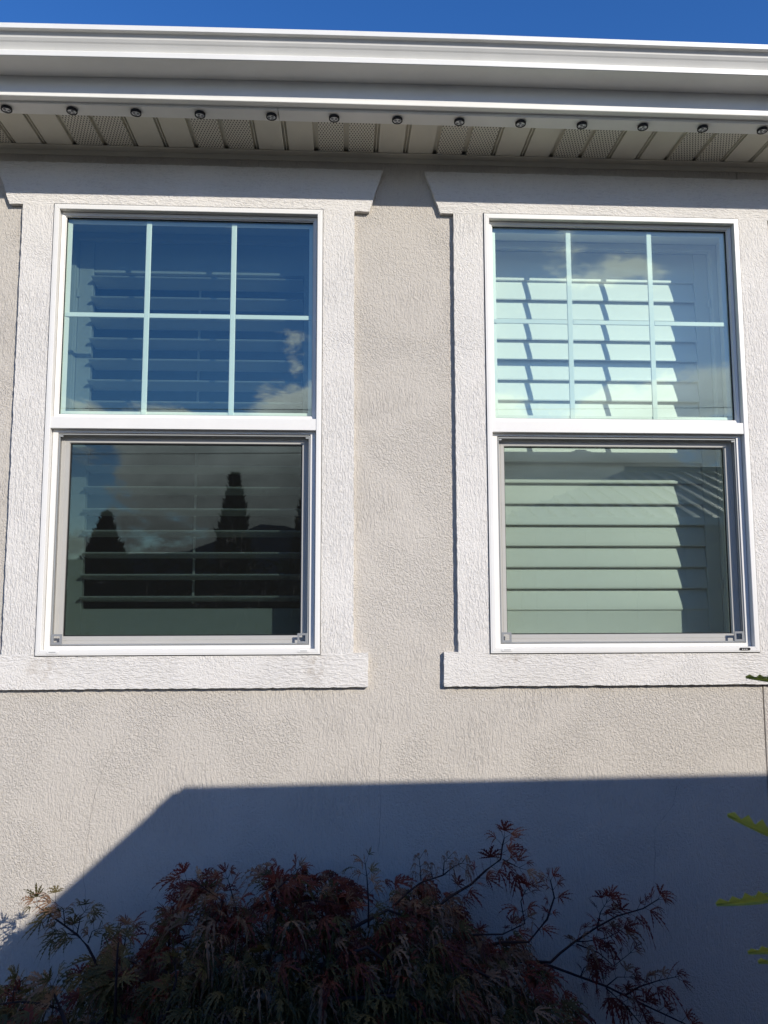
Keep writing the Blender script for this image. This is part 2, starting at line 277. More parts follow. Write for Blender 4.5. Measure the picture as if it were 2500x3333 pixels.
# branch polylines of the maple (kind, radius, points) and the top outline of its dome (x, z)
BR=[('m',0.0045,[(0.316,-0.28,-0.852),(0.308,-0.28,-0.828),(0.302,-0.28,-0.811),(0.283,-0.28,-0.778),(0.255,-0.28,-0.748),(0.219,-0.28,-0.722),(0.193,-0.28,-0.704),(0.168,-0.28,-0.686),(0.142,-0.28,-0.67)]),
('m',0.002,[(0.255,-0.28,-0.748),(0.23,-0.28,-0.744),(0.205,-0.28,-0.745)]),
('m',0.002,[(0.253,-0.28,-0.745),(0.258,-0.28,-0.717),(0.26,-0.28,-0.7),(0.274,-0.28,-0.683)]),
('m',0.002,[(0.284,-0.28,-0.769),(0.291,-0.28,-0.749),(0.294,-0.28,-0.739),(0.311,-0.28,-0.732)]),
('m',0.002,[(0.219,-0.28,-0.722),(0.216,-0.28,-0.699),(0.213,-0.28,-0.678),(0.191,-0.28,-0.661)]),
('c',0.005,[(1.206,-0.25,-0.779),(1.255,-0.25,-0.714),(1.298,-0.25,-0.679),(1.363,-0.25,-0.644),(1.407,-0.25,-0.606),(1.451,-0.25,-0.576),(1.457,-0.25,-0.537),(1.463,-0.25,-0.516)]),
('c',0.002,[(1.457,-0.25,-0.576),(1.489,-0.25,-0.592),(1.505,-0.25,-0.6)]),
('d',0.0035,[(1.139,-0.3,-0.678),(1.176,-0.3,-0.644),(1.213,-0.3,-0.619),(1.276,-0.3,-0.6),(1.308,-0.3,-0.576),(1.33,-0.3,-0.568)]),
('d',0.0018,[(1.213,-0.3,-0.614),(1.211,-0.3,-0.579),(1.208,-0.3,-0.556)]),
('d',0.0018,[(1.276,-0.3,-0.6),(1.279,-0.3,-0.565),(1.29,-0.3,-0.555)]),
('d',0.0018,[(1.245,-0.3,-0.605),(1.24,-0.3,-0.582)]),
('c',0.005,[(1.409,-0.25,-0.814),(1.453,-0.25,-0.805),(1.528,-0.25,-0.807),(1.584,-0.25,-0.746),(1.607,-0.25,-0.685),(1.597,-0.25,-0.638)]),
('c',0.003,[(1.362,-0.28,-0.771),(1.447,-0.28,-0.772),(1.512,-0.28,-0.744),(1.502,-0.28,-0.683),(1.514,-0.28,-0.657)]),
('c',0.0045,[(1.494,-0.2,-0.878),(1.604,-0.2,-0.886),(1.633,-0.2,-0.861),(1.678,-0.2,-0.83),(1.746,-0.2,-0.79),(1.808,-0.2,-0.76),(1.888,-0.2,-0.74),(1.934,-0.2,-0.715)]),
('c',0.002,[(1.678,-0.2,-0.83),(1.717,-0.2,-0.829),(1.773,-0.2,-0.822),(1.807,-0.2,-0.807)]),
('c',0.002,[(1.746,-0.2,-0.79),(1.758,-0.2,-0.748),(1.776,-0.2,-0.722)]),
('c',0.0025,[(1.683,-0.2,-0.836),(1.749,-0.2,-0.863),(1.793,-0.2,-0.901),(1.844,-0.2,-0.865)]),
('c',0.005,[(1.439,-0.2,-0.872),(1.494,-0.2,-0.878),(1.604,-0.2,-0.896),(1.692,-0.2,-0.929),(1.769,-0.2,-0.957),(1.823,-0.2,-0.984),(1.905,-0.2,-1.023),(1.998,-0.2,-1.066),(2.042,-0.2,-1.093)]),
('c',0.003,[(1.768,-0.2,-0.962),(1.822,-0.2,-1.01),(1.865,-0.2,-1.06),(1.902,-0.2,-1.099)]),
('c',0.003,[(1.823,-0.2,-0.984),(1.869,-0.2,-0.96),(1.925,-0.2,-0.945),(1.976,-0.2,-0.936)]),
('c',0.002,[(1.692,-0.2,-0.929),(1.704,-0.2,-0.904),(1.721,-0.2,-0.894)]),
('c',0.002,[(1.769,-0.2,-0.957),(1.803,-0.2,-0.932),(1.842,-0.2,-0.933)]),
('m',0.007,[(0.763,-0.35,-1.031),(0.825,-0.35,-0.939),(0.857,-0.35,-0.909),(0.921,-0.35,-0.846),(0.977,-0.35,-0.813),(1.017,-0.35,-0.78),(1.042,-0.35,-0.768),(1.115,-0.35,-0.768),(1.147,-0.35,-0.752)]),
('g',0.005,[(0.977,-0.35,-0.821),(1.042,-0.35,-0.819),(1.147,-0.35,-0.836),(1.225,-0.35,-0.854)]),
('c',0.003,[(0.696,-0.3,-0.746),(0.642,-0.3,-0.705),(0.658,-0.3,-0.658),(0.608,-0.3,-0.626),(0.578,-0.3,-0.601),(0.546,-0.3,-0.601)]),
('c',0.003,[(0.856,-0.3,-0.666),(0.901,-0.3,-0.661),(0.951,-0.3,-0.664),(1.001,-0.3,-0.681)]),
('m',0.003,[(1.063,-0.33,-0.726),(1.063,-0.33,-0.656),(1.059,-0.33,-0.596),(1.054,-0.33,-0.557)]),
('c',0.003,[(0.786,-0.3,-0.709),(0.793,-0.3,-0.641),(0.834,-0.3,-0.606),(0.859,-0.3,-0.579)]),
('c',0.003,[(0.51,-0.3,-0.781),(0.512,-0.3,-0.726),(0.519,-0.3,-0.679)]),
('c',0.0025,[(0.695,-0.3,-0.683),(0.678,-0.3,-0.627),(0.669,-0.3,-0.599)]),
('g',0.005,[(0.41,-0.45,-0.886),(0.409,-0.45,-0.792),(0.41,-0.45,-0.728),(0.412,-0.45,-0.703)]),
('g',0.005,[(0.533,-0.5,-0.895),(0.554,-0.5,-0.841),(0.572,-0.5,-0.773),(0.568,-0.5,-0.736)]),
('m',0.005,[(0.445,-0.9,-0.714),(0.419,-0.9,-0.649),(0.395,-0.9,-0.639),(0.366,-0.9,-0.633),(0.335,-0.9,-0.63),(0.297,-0.9,-0.634)]),
('m',0.002,[(0.323,-0.9,-0.632),(0.322,-0.9,-0.612),(0.329,-0.9,-0.597)]),
('m',0.003,[(0.419,-0.9,-0.649),(0.405,-0.9,-0.619),(0.399,-0.9,-0.604)]),
('c',0.002,[(0.402,-0.35,-0.75),(0.406,-0.35,-0.72),(0.414,-0.35,-0.707)])]
SIL= [(-0.041, -0.874), (0.078, -0.861), (0.158, -0.84), (0.238, -0.834), (0.293, -0.796), (0.34, -0.742), (0.463, -0.729), (0.494, -0.658), (0.559, -0.604), (0.667, -0.59), (0.75, -0.575), (0.842, -0.56), (0.927, -0.586), (1.003, -0.563), (1.063, -0.564), (1.148, -0.607), (1.233, -0.625), (1.318, -0.675), (1.369, -0.725), (1.471, -0.76), (1.556, -0.818), (1.64, -0.893), (1.672, -0.984), (1.694, -1.117)]
# ---------------------------------------------------------------- ground
g = MB(); g.add([(-400, -900, GZ), (400, -900, GZ), (400, 400, GZ), (-400, 400, GZ)], [(0, 1, 2, 3)])
tag(g.build('ground', SOIL), 'bare brown garden soil', None, None, 'structure')

# ---------------------------------------------------------------- the house
house = tag(empty('stucco_house', (0, 0, GZ)), 'beige stucco house wall with pale window surrounds, white gutter and vented soffit', 'house')
def H(name, m, fn, par=None, **k):
    o = part(name, m, par or house, fn, **k)
    if (par or house) is house: o.location = (0, 0, -GZ)
    return o
XL, XR = -3.2, 6.0
def wall(b):
    cols = [XL, XW[0] + .004, XW[0] + W_ - .004, XW[1] + .004, XW[1] + W_ - .004, 2.4045]
    y0, y1 = WY, WY + .05
    z0, z1 = GZ - .2, 1.80
    def blk(xa, xb, za, zb): b.add([(xa, y0, za), (xb, y0, za), (xb, y0, zb), (xa, y0, zb)], [(0, 1, 2, 3)])
    blk(cols[0], cols[1], z0, z1); blk(cols[2], cols[3], z0, z1); blk(cols[4], cols[5], z0, z1); blk(2.4095, XR, z0, z1)
    for a, c in ((cols[1], cols[2]), (cols[3], cols[4])): blk(a, c, z0, .004); blk(a, c, H_ - .004, z1)
    # control joint
    b.add([(2.4045, y0, z0), (2.4095, y0, z0), (2.4095, y0, z1), (2.4045, y0, z1), (2.407, y0 + .008, z0), (2.407, y0 + .008, z1)], [(0, 4, 5, 3), (4, 1, 2, 5)])
    for xa in (XL, XR): b.add([(xa, y0, z0), (xa, 6, z0), (xa, 6, z1), (xa, y0, z1)], [(0, 1, 2, 3)])
    b.add([(XL, 6, z0), (XR, 6, z0), (XR, 6, z1), (XL, 6, z1)], [(0, 1, 2, 3)])
H('wall', WALL, wall, fix=False)
# hairline cracks in the render coat
for pts in ([(.264, -.276), (.22, -.369), (.194, -.469), (.18, -.576), (.173, -.688), (.185, -.779), (.208, -.849)],
            [(1.114, -.27), (1.11, -.368), (1.114, -.484), (1.11, -.561), (1.104, -.647)], [(2.097, -.439), (2.085, -.498), (2.019, -.576), (2.01, -.73), (2.001, -.80)]):
    def crack(b, pts=pts):
        q = []
        for i in range(len(pts) - 1):
            for k in range(6):
                f = k / 6; q.append((pts[i][0] * (1 - f) + pts[i + 1][0] * f + random.uniform(-.0022, .0022), pts[i][1] * (1 - f) + pts[i + 1][1] * f))
        vs = []
        for x, z in q:
            hw = random.uniform(.00025, .00065); vs += [(x - hw, WY - .0006, z), (x + hw, WY - .0006, z)]
        b.add(vs, [(2 * i, 2 * i + 1, 2 * i + 3, 2 * i + 2) for i in range(len(q) - 1)])
    H('crack', CRACK, crack)
TY, TB = .0055, WY + .001
for i, X in enumerate(XW):
    jr = X + 1.024 if i == 0 else X + 1.022
    H('header_trim', TRIMH, lambda b: b.slab([(X - .107, H_ - .003), (X - .107, 1.5245), (X - .152, 1.5235), (X - .208, 1.677), (X + 1.124, 1.677), (X + 1.076, 1.5245), (jr, 1.5245), (jr, H_ - .003)], TY, TB, (0, 6, 7)), fix=False)
    H('side_trim', TRIMV, lambda b: b.slab([(X - .107, .004), (X + .003, .004), (X + .003, H_ - .003), (X - .107, H_ - .003)], TY, TB, (0, 1, 2)), fix=False)
    H('side_trim', TRIMV, lambda b: b.slab([(X + W_ - .003, .004), (jr, .004), (jr, H_ - .003), (X + W_ - .003, H_ - .003)], TY, TB, (0, 2, 3)), fix=False)
    H('sill_trim', TRIMH, lambda b: b.slab([(X - .155, -.107), (X + 1.072, -.107), (X + 1.072, .004), (jr, .004), (X - .107, .004), (X - .155, .004)], TY, TB, (3,)), fix=False)

# ---- windows (a part each), glazing and screens below them
def window(X, right):
    fr = MB(); fr.ring(X, X + W_, 0, H_, [(0, .06), (0, .001), (.0012, 0), (.0045, 0), (.0055, -.0007), (.0165, -.0007), (.0178, .0006), (.0178, .030), (.034, .030)])
    f = fr.build('window', VINYL, house, fix=False); f.location = (0, 0, -GZ)
    if right: f['label'] = 'white sash window with closed louvres behind the glass'
    else: f['label'] = 'white sash window with open louvres behind the glass'
    S = lambda name, m, fn, **k: part(name, m, f, fn, **k)
    for cx, cz, sx, sz in ((X, 0, 1, 1), (X + W_, 0, -1, 1), (X, H_, 1, -1), (X + W_, H_, -1, -1)):      # mitre joints of the welded frame
        S('mitre_joint', SCRFR, lambda b: b.add([(cx + sx * .006, -.0009, cz + sz * .0056), (cx + sx * .0064, -.0009, cz + sz * .006), (cx + sx * .0164, -.0009, cz + sz * .016), (cx + sx * .0160, -.0009, cz + sz * .0164)], [(0, 1, 2, 3)]))
    x0, x1 = X + .0178, X + W_ - .0178
    S('gasket', BLACK, lambda b: b.ring(X + .0005, X + W_ - .0005, .0005, H_, [(-.0025, .0045), (-.0025, .0030), (.001, .0025)]), fix=False)
    # fixed upper light: bead, glass, grille between the panes
    S('upper_sash', VINYL, lambda b: b.ring(x0, x1, .785, H_ - .0178, [(.0015, .045), (.0015, .0215), (.003, .020), (.0125, .0235), (.0140, .027), (.0140, .046), (.03, .05)]), fix=False)
    S('meeting_rail', VINYL, lambda b: b.box(x0 - .0005, x1 + .0005, .0018, .055, .7455, .7845), bevel=.0015)
    S('glazing_seal', BLACK, lambda b: b.ring(x0 + .0140, x1 - .0140, .799, H_ - .0318, [(0, .0345), (.0022, .0350), (.003, .0375)]), fix=False)
    S('glass_pane', GLASS, lambda b: b.box(x0 + .0145, x1 - .0145, .0372, .0402, .7995, H_ - .0323))
    zt, zb = H_ - .031, .799
    for fx in (.310, .604):
        S('grille_bar', MUNT, lambda b: b.prism([(X + fx - .0092, zb), (X + fx + .0092, zb), (X + fx + .0092, zt), (X + fx - .0092, zt)], .0445, .0505), bevel=.002)
    S('grille_bar', MUNT, lambda b: [b.prism([(X + a, 1.1435), (X + c, 1.1435), (X + c, 1.1595), (X + a, 1.1595)], .0450, .0500) for a, c in ((.0325, .3007), (.3193, .5947), (.6133, .8815))], bevel=.002)
    S('spacer', SCRFR, lambda b: b.ring(x0 + .0145, x1 - .0145, .799, H_ - .032, [(0, .0405), (.0005, .0405), (.0005, .058)]), fix=False)
    if not right: S('inner_glass', TINTED, lambda b: b.box(x0 + .0145, x1 - .0145, .0582, .0592, .7995, H_ - .0323))
    # track that holds the lower sash
    S('sash_track', VINYL, lambda b: b.ring(x0, x1, .0178, .7455, [(0, .040), ((.002, 0, .002, 0), .0215), ((.0035, .0015, .0035, .0015), .0205), ((.0188, .0105, .0188, .0115), .0205), ((.0196, .0110, .0196, .0120), .0215), ((.0196, .0110, .0196, .0120), .075)]), fix=False)
    lx0, lx1, lz0, lz1 = x0 + .0196, x1 - .0196, .0298, .7345
    S('lower_sash', CAULK, lambda b: b.ring(lx0, lx1, lz0, lz1, [(.0015, .085), (.0015, .0515), (.003, .050), (.0145, .050), (.0155, .0515), (.0165, .050), (.0275, .0505), (.0295, .054), (.0295, .075)]), fix=False)
    S('glazing_seal', BLACK, lambda b: b.ring(lx0 + .0295, lx1 - .0295, lz0 + .0295, lz1 - .0295, [(0, .0600), (.0025, .0610), (.0032, .0640)]), fix=False)
    S('glass_pane', GLASS, lambda b: b.box(lx0 + .030, lx1 - .030, .0640, .0670, lz0 + .030, lz1 - .030))
    if not right: S('inner_glass', TINTED, lambda b: b.box(lx0 + .030, lx1 - .030, .0705, .0715, lz0 + .030, lz1 - .030))
    S('inner_rail', VINYL, lambda b: b.box(x0, x1, .070, .095, .735, .785), bevel=.002)
    # lock seen as a bump on top of the rail
    S('sash_lock', VINYL, lambda b: (b.prism([(X + .430, .785), (X + .512, .785), (X + .506, .794), (X + .494, .794), (X + .490, .801), (X + .452, .801), (X + .448, .794), (X + .436, .794)], .070, .092)), bevel=.001)
    # insect screen
    sx0, sx1, sz0, sz1 = lx0 + .0018, lx1 - .0018, lz0 + .002, lz1 - .0028
    scn = S('insect_screen', SCREEN, lambda b: b.add([(sx0 + .003, .0262, sz0 + .003), (sx1 - .003, .0262, sz0 + .003), (sx1 - .003, .0262, sz1 - .003), (sx0 + .003, .0262, sz1 - .003)], [(0, 1, 2, 3)]))
    S('screen_frame', SCRFR, lambda b: b.ring(sx0, sx1, sz0, sz1, [(0, .033), (0, .0245), (.0008, .0238), (.0033, .0238), (.004, .0245), (.004, .033)]), fix=False)
    for bx in (sx0 + .003, sx1 - .036):
        S('corner_bracket', GREYP, lambda b: b.ring(bx, bx + .033, sz0 + .003, sz0 + .036, [(0, .0262), (0, .0225), (.0065, .0225), (.0065, .0262)]), fix=False)
    for bx in (sx0 + .004, sx1 - .014):
        S('corner_bracket', SCRFR, lambda b: b.box(bx, bx + .010, .0225, .0262, sz1 - .011, sz1 - .006))
    # weep holes in the bottom rail
    for wx in (X + .055, X + .861):
        dark = right and wx > X + .5
        S('weep_cover', BLACK if dark else VINYL, lambda b: b.prism([(wx + (.0145 if k < 9 else -.0145) + .0042 * math.cos((k - 4) * math.pi / 8 if k < 9 else (k - 13 + 8) * math.pi / 8), .0105 + .0042 * math.sin((k - 4) * math.pi / 8 if k < 9 else (k - 13 + 8) * math.pi / 8)) for k in range(18)], -.0026, -.0005))
        S('weep_slot', SCRFR if not dark else VINYL, lambda b: b.box(wx - .011, wx + .011, -.0031, -.0024, .0105, .0126) if not dark else [b.box(wx - .010 + q * .007, wx - .007 + q * .007, -.0033, -.0024, .0080, .0110) for q in range(3)])
    return f
window(XW[0], False); window(XW[1], True)

# ---- eaves
SZ = 1.7345
xs = [-3.2 + i * .46 for i in range(21)]
def bow(x): return -.013 * max(0, (1.4 - x) / 1.45) ** 1.5 if x < 1.4 else -.001 * (x - 1.4)
gut = [(-.277, 1.812), (-.368, 1.8125), (-.3705, 1.8140), (-.3710, 1.8290), (-.3690, 1.8310), (-.3640, 1.8318), (-.3615, 1.8345), (-.3625, 1.8395), (-.3690, 1.8490), (-.3765, 1.8565), (-.3815, 1.8635), (-.3832, 1.8700), (-.3815, 1.8755), (-.3800, 1.8765),
       (-.3990, 1.8775), (-.4010, 1.8790), (-.4010, 1.8940), (-.3990, 1.8955), (-.3930, 1.8955), (-.3915, 1.8930), (-.3915, 1.8800), (-.360, 1.834), (-.358, 1.8165), (-.2795, 1.8160), (-.2795, 1.900), (-.277, 1.900)]
H('gutter', ALU, lambda b: b.extrude_x(gut, xs, True, bow))
fas = [(-.2760, 1.930), (-.2760, 1.750), (-.2768, 1.7415), (-.2790, 1.7392), (-.2782, 1.7372), (-.2480, 1.7372), (-.2480, 1.7400), (-.2700, 1.7410), (-.2700, 1.930)]
H('fascia', ALU, lambda b: b.extrude_x(fas, xs, True, lambda x: bow(x) * .35))
PW = .10335
x_ref = .0560       # left rib of the first perforated pair
k0, k1 = int((XL - x_ref) / PW) - 1, int((XR - x_ref) / PW) + 1
DEP = .012
for k in range(k0, k1):
    if x_ref + k * PW < -.75 or x_ref + k * PW > 3.0: continue
    xa = x_ref + k * PW; vent = (k % 4) in (0, 1)
    H('vented_soffit_panel' if vent else 'soffit_panel', VENT if vent else SOFF, lambda b: b.add([(xa + .017 if not vent else xa + .0165, -.2, SZ), (xa + PW, -.2, SZ), (xa + PW, .03, SZ), (xa + .017 if not vent else xa + .0165, .03, SZ)], [(0, 1, 2, 3)]))
def ribs(b):
    for k in range(k0, k1):
        xa = x_ref + k * PW; xb = xa + .017
        p = [(xa, SZ), (xa + .002, SZ + DEP), (xa + .0065, SZ + DEP), (xa + .0075, SZ + .002), (xa + .0100, SZ + .002), (xa + .0110, SZ + DEP), (xb - .001, SZ + DEP), (xb, SZ)]
        if k % 4 in (1, 0): p = [(xa, SZ), (xa + .001, SZ + DEP), (xb - .001, SZ + DEP), (xb, SZ)]
        n = len(p); b.add([(x, -.2, z) for x, z in p] + [(x, .03, z) for x, z in p], [(i, i + 1, i + 1 + n, i + n) for i in range(n - 1)])
H('soffit_rib', SOFF, ribs)
for ma, mb_ in ((XL, x_ref + (int((-.75 - x_ref) / PW)) * PW - PW), (3.05, XR)): H('soffit_margin', SOFF, lambda b: b.box(ma, mb_, -.2, .03, SZ + .0005, SZ + .01))
H('wall_channel', SOFF, lambda b: b.extrude_x([(WY - .0005, SZ - .022), (WY - .004, SZ - .022), (WY - .004, SZ - .004), (-.010, SZ - .003), (-.010, SZ - .0005), (WY - .0005, SZ - .0005)], [XL, XR], True), bevel=.0005)
H('roof', SHING, lambda b: b.extrude_x([(-.33, 1.925), (3.0, 3.5), (6.4, 1.9), (6.4, 1.85), (3.0, 3.45), (-.26, 1.91)], [XL - .2, XR + .2], True))
H('eave_deck', SOFF, lambda b: b.box(XL, XR, -.268, .3, 1.82, 1.90))

# ---- track with the eave lights
trk = tag(empty('light_track', (.9, -.22, SZ - .002)), 'long cream aluminium light track along the front edge of the soffit', 'light track')
def track(b, xa, xb):
    b.extrude_x([(-.2515 + .22, .010), (-.2515 + .22, -.0030), (-.2490 + .22, -.0060), (-.2440 + .22, -.0062), (-.1915 + .22, -.0055), (-.1905 + .22, -.0020), (-.1905 + .22, .0005), (-.2400 + .22, .0005), (-.2400 + .22, .010)], [xa - .9, xb - .9], True)
for xa, xb in ((XL, .7755), (.7775, 2.996), (2.998, XR)):
    part('track_section', ALU, trk, lambda b: track(b, xa, xb), bevel=.0006)
names = ['nearest the left edge of the photo', 'above the left window, second from the left', 'above the left window, third from the left', 'above the left window, fourth from the left', 'just right of the joint in the light track',
         'above the right end of the left window surround', 'above the gap between the two windows, left one', 'above the gap between the two windows, right one', 'over the left corner of the right window',
         'above the right window, tenth from the left', 'above the right window, eleventh from the left', 'above the right window, second from the right edge', 'cut by the right edge of the photo']
LX = [-.078, .125, .325, .527, .754, .955, 1.159, 1.361, 1.562, 1.765, 1.968, 2.169, 2.371]
proto = None
def cp(o, parent=None):
    c = o.copy(); sc.collection.objects.link(c); c.parent = parent
    return c
for i, x in enumerate(LX):
    if proto is None:
        lt = empty('eave_light', (0, 0, 0)); b = MB(); b.lathe((0, 0, .0002), [(.0150, 0), (.0170, -.002), (.0170, -.0088), (.0162, -.0100), (.0142, -.0100), (.0138, -.0070)], (0, 0, 1), 28); b.build('housing', BLACK, lt, smooth=False)
        b = MB(); b.lathe((0, 0, -.0064), [(.0142, 0), (.0130, -.0018), (.0090, -.0028), (0.003, -.0032)], (0, 0, 1), 24); b.build('lens', LENS, lt, smooth=True)
        for a in range(3):
            b = MB(); an = 2.0944 * a + .5; b.lathe((.0066 * math.cos(an), .0066 * math.sin(an), -.0088), [(.0048, 0), (.0044, -.0016), (.0028, -.0024)], (0, 0, 1), 14); b.build('diode', GREYP, lt, smooth=True)
        proto = lt; kids = list(lt.children)
    else:
        lt = cp(proto)
        for c in kids: cp(c, lt)
    lt.location = (x, -.2235, SZ - .0080); lt.rotation_euler = (0, 0, random.uniform(0, 6))
    tag(lt, 'small round clear light under the eave, ' + names[i], 'eave light', 'round lights along the eave')

# ---------------------------------------------------------------- rooms and shutters behind the glass
rooms = MB()
for X in XW:
    xa, xb = X - .010, X + W_ + .010
    # plastered reveal round the opening
    H('window_reveal', SHUT, lambda b: b.ring(xa, xb, -.004, 1.516, [(.008, .0765), (.008, .0775), (0, .0775), (0, .197), (-.05, .197)]), fix=False)
def room(b):
    xa, xb, y0, y1, za, zb = XL + .1, XR - .1, .29, 4.6, -1.2, 1.75
    b.add([(xa, y0, za), (xb, y0, za), (xb, y0, zb), (xa, y0, zb), (xa, y1, za), (xb, y1, za), (xb, y1, zb), (xa, y1, zb)], [(4, 5, 6, 7), (0, 4, 7, 3), (1, 2, 6, 5), (0, 1, 5, 4), (3, 7, 6, 2)])
    for x0, x1, z0, z1 in ((xa, XW[0] - .03, za, zb), (XW[0] + W_ + .03, XW[1] - .03, za, zb), (XW[1] + W_ + .03, xb, za, zb)): b.add([(x0, y0, z0), (x1, y0, z0), (x1, y0, z1), (x0, y0, z1)], [(0, 1, 2, 3)])
    for X in XW:
        for z0, z1 in ((za, -.02), (1.53, zb)): b.add([(X - .03, y0, z0), (X + W_ + .03, y0, z0), (X + W_ + .03, y0, z1), (X - .03, y0, z1)], [(0, 1, 2, 3)])
H('room', ROOM, room, fix=False)
ZL0, PITCH, NL = .1424, .0770, 16
def shutter(X, closed, label):
    s = tag(empty('window_shutter', (X + W_ / 2, .2, 0)), label, 'shutter', 'white louvred shutters behind the windows')
    def P(name, fn, m=SHUT, **k):
        o = part(name, m, s, fn, **k); o.location = -s.location; return o
    P('frame', lambda b: b.ring(X - .0095, X + W_ + .0095, -.0035, 1.5155, [(0, .285), (0, .1955), (.004, .1935), (.020, .1935), (.024, .196), (.026, .203), (.031, .205), (.031, .285)]), fix=False)
    a, c = X + .0225, X + W_ - .0225; y0, y1 = .207, .235
    for xa, xb in ((a, a + .0515), (c - .0515, c)): P('stile', lambda b: b.box(xa, xb, y0, y1, .0285, 1.4835), bevel=.002)
    P('top_rail', lambda b: b.box(a + .0518, c - .0518, y0 + .004, y1, ZL0 + PITCH * NL - .004, 1.4835), bevel=.002)
    P('bottom_rail', lambda b: b.box(a + .0518, c - .0518, y0 + .004, y1, .0285, ZL0 + .004), bevel=.002)
    tilt = rad(-76) if closed else rad(9)
    for k in range(NL):
        zc_ = ZL0 + PITCH * (k + .5) + (0 if closed else 0)
        tt = tilt + rad(random.uniform(-1.2, 1.2)) * (.4 if closed else 1)
        def lv(b):
            pr = []
            for q in range(16):
                an = 2 * math.pi * q / 16; u = .0445 * math.cos(an); v = (.0042 if closed else .0052) * math.copysign(abs(math.sin(an)) ** .45, math.sin(an))
                # u runs toward the room; a positive tilt lifts the edge by the glass
                pr.append((.2175 + u * math.cos(tt) + v * math.sin(tt), zc_ - u * math.sin(tt) + v * math.cos(tt)))
            b.extrude_x(pr, [a + .0535, c - .0535], True)
        P('louvre', lv, smooth=False)
    if not closed: P('tilt_rod', lambda b: b.box(X + .4445, X + .4525, .272, .280, ZL0 + .02, ZL0 + PITCH * NL - .03), bevel=.001)
    hx = a - .004 if not closed else c - .004
    for hz in (.215, 1.275): P('hinge', lambda b: (b.box(hx - .006, hx + .012, y0 - .0035, y0 - .0005, hz, hz + .030), b.tube([(hx + .003, y0 - .005, hz - .001), (hx + .003, y0 - .005, hz + .031)], .0035, 8)))
    return s
shutter(XW[0], False, 'white louvred shutter with open slats behind the left window')
shutter(XW[1], True, 'white louvred shutter with closed sunlit slats behind the right window')
# ---------------------------------------------------------------- laceleaf maple
def leaf(b, pos, d, up, L_, kind, lobes=7, droop=.5, wide=.13, petiole=None, teeth=6, curl=0.):
    b.kind = kind; d = d.normalized(); s = d.cross(up)
    if s.length < 1e-3: s = d.orthogonal()
    s.normalize(); n = s.cross(d).normalized()
    for j in range(lobes):
        c = j - (lobes - 1) / 2; an = c * rad(27) + random.uniform(-.08, .08)
        ln = L_ * (1 - .13 * abs(c) ** 1.25) * random.uniform(.88, 1.08)
        ld_ = d * math.cos(an) + s * math.sin(an); ls = ld_.cross(n).normalized(); bend = random.uniform(-.35, .35); vs = []
        fold = random.uniform(-.3, .5)
        for i in range(teeth * 2 + 1):
            t_ = i / (teeth * 2); r = ln * (t_ * (1 if i % 2 == 0 else 1) + (.035 if i % 2 else 0))
            w_ = ln * wide * (math.sin(min(1, t_ * 1.15 + .08) * math.pi) ** .7) * (1.0 if i % 2 else .28) + ln * .005
            if i == teeth * 2: w_ = 0.0004
            cen = pos + ld_ * r + ls * (bend * r * r / ln) ; cen.z -= droop * r * r / L_ * (1 + curl * t_ * t_)
            tip = ls * w_; lift = n * (w_ * fold)
            vs += [cen - tip + ld_ * (w_ * .9 if i % 2 else 0) + lift, cen, cen + tip + ld_ * (w_ * .9 if i % 2 else 0) + lift]
        m = len(vs) // 3
        fs = []
        for i in range(m - 1): q = i * 3; fs += [(q, q + 1, q + 4, q + 3), (q + 1, q + 2, q + 5, q + 4)]
        b.add(vs, fs)
rnd = random.Random(11)
def rv(s=1): return Vector((rnd.uniform(-s, s), rnd.uniform(-s, s), rnd.uniform(-s, s)))
maple = tag(empty('maple_shrub', (.75, -.42, GZ)), 'low laceleaf maple with dark crimson and olive leaves against the shaded wall', 'shrub')
FC, FG, FT = MB(), MB(), MB()
def wood(b):
    o = b.build('branch', BARK, maple, smooth=True); o.location = -maple.location
def put(pos, d, size, which, droop=None):
    b = {'c': FC, 'g': FG, 't': FT}[which]; k = rnd.random()
    dr = rnd.uniform(.25, .8) if droop is None else droop
    leaf(b, pos, d, Vector((rnd.uniform(-.3, .3), rnd.uniform(-.6, -.1), 1)), size, k, lobes=rnd.choice((5, 5, 7, 7, 9)), droop=dr, wide=rnd.uniform(.060, .088), curl=rnd.uniform(0, .6) if which != 't' else rnd.uniform(.4, 1.2), teeth=6)
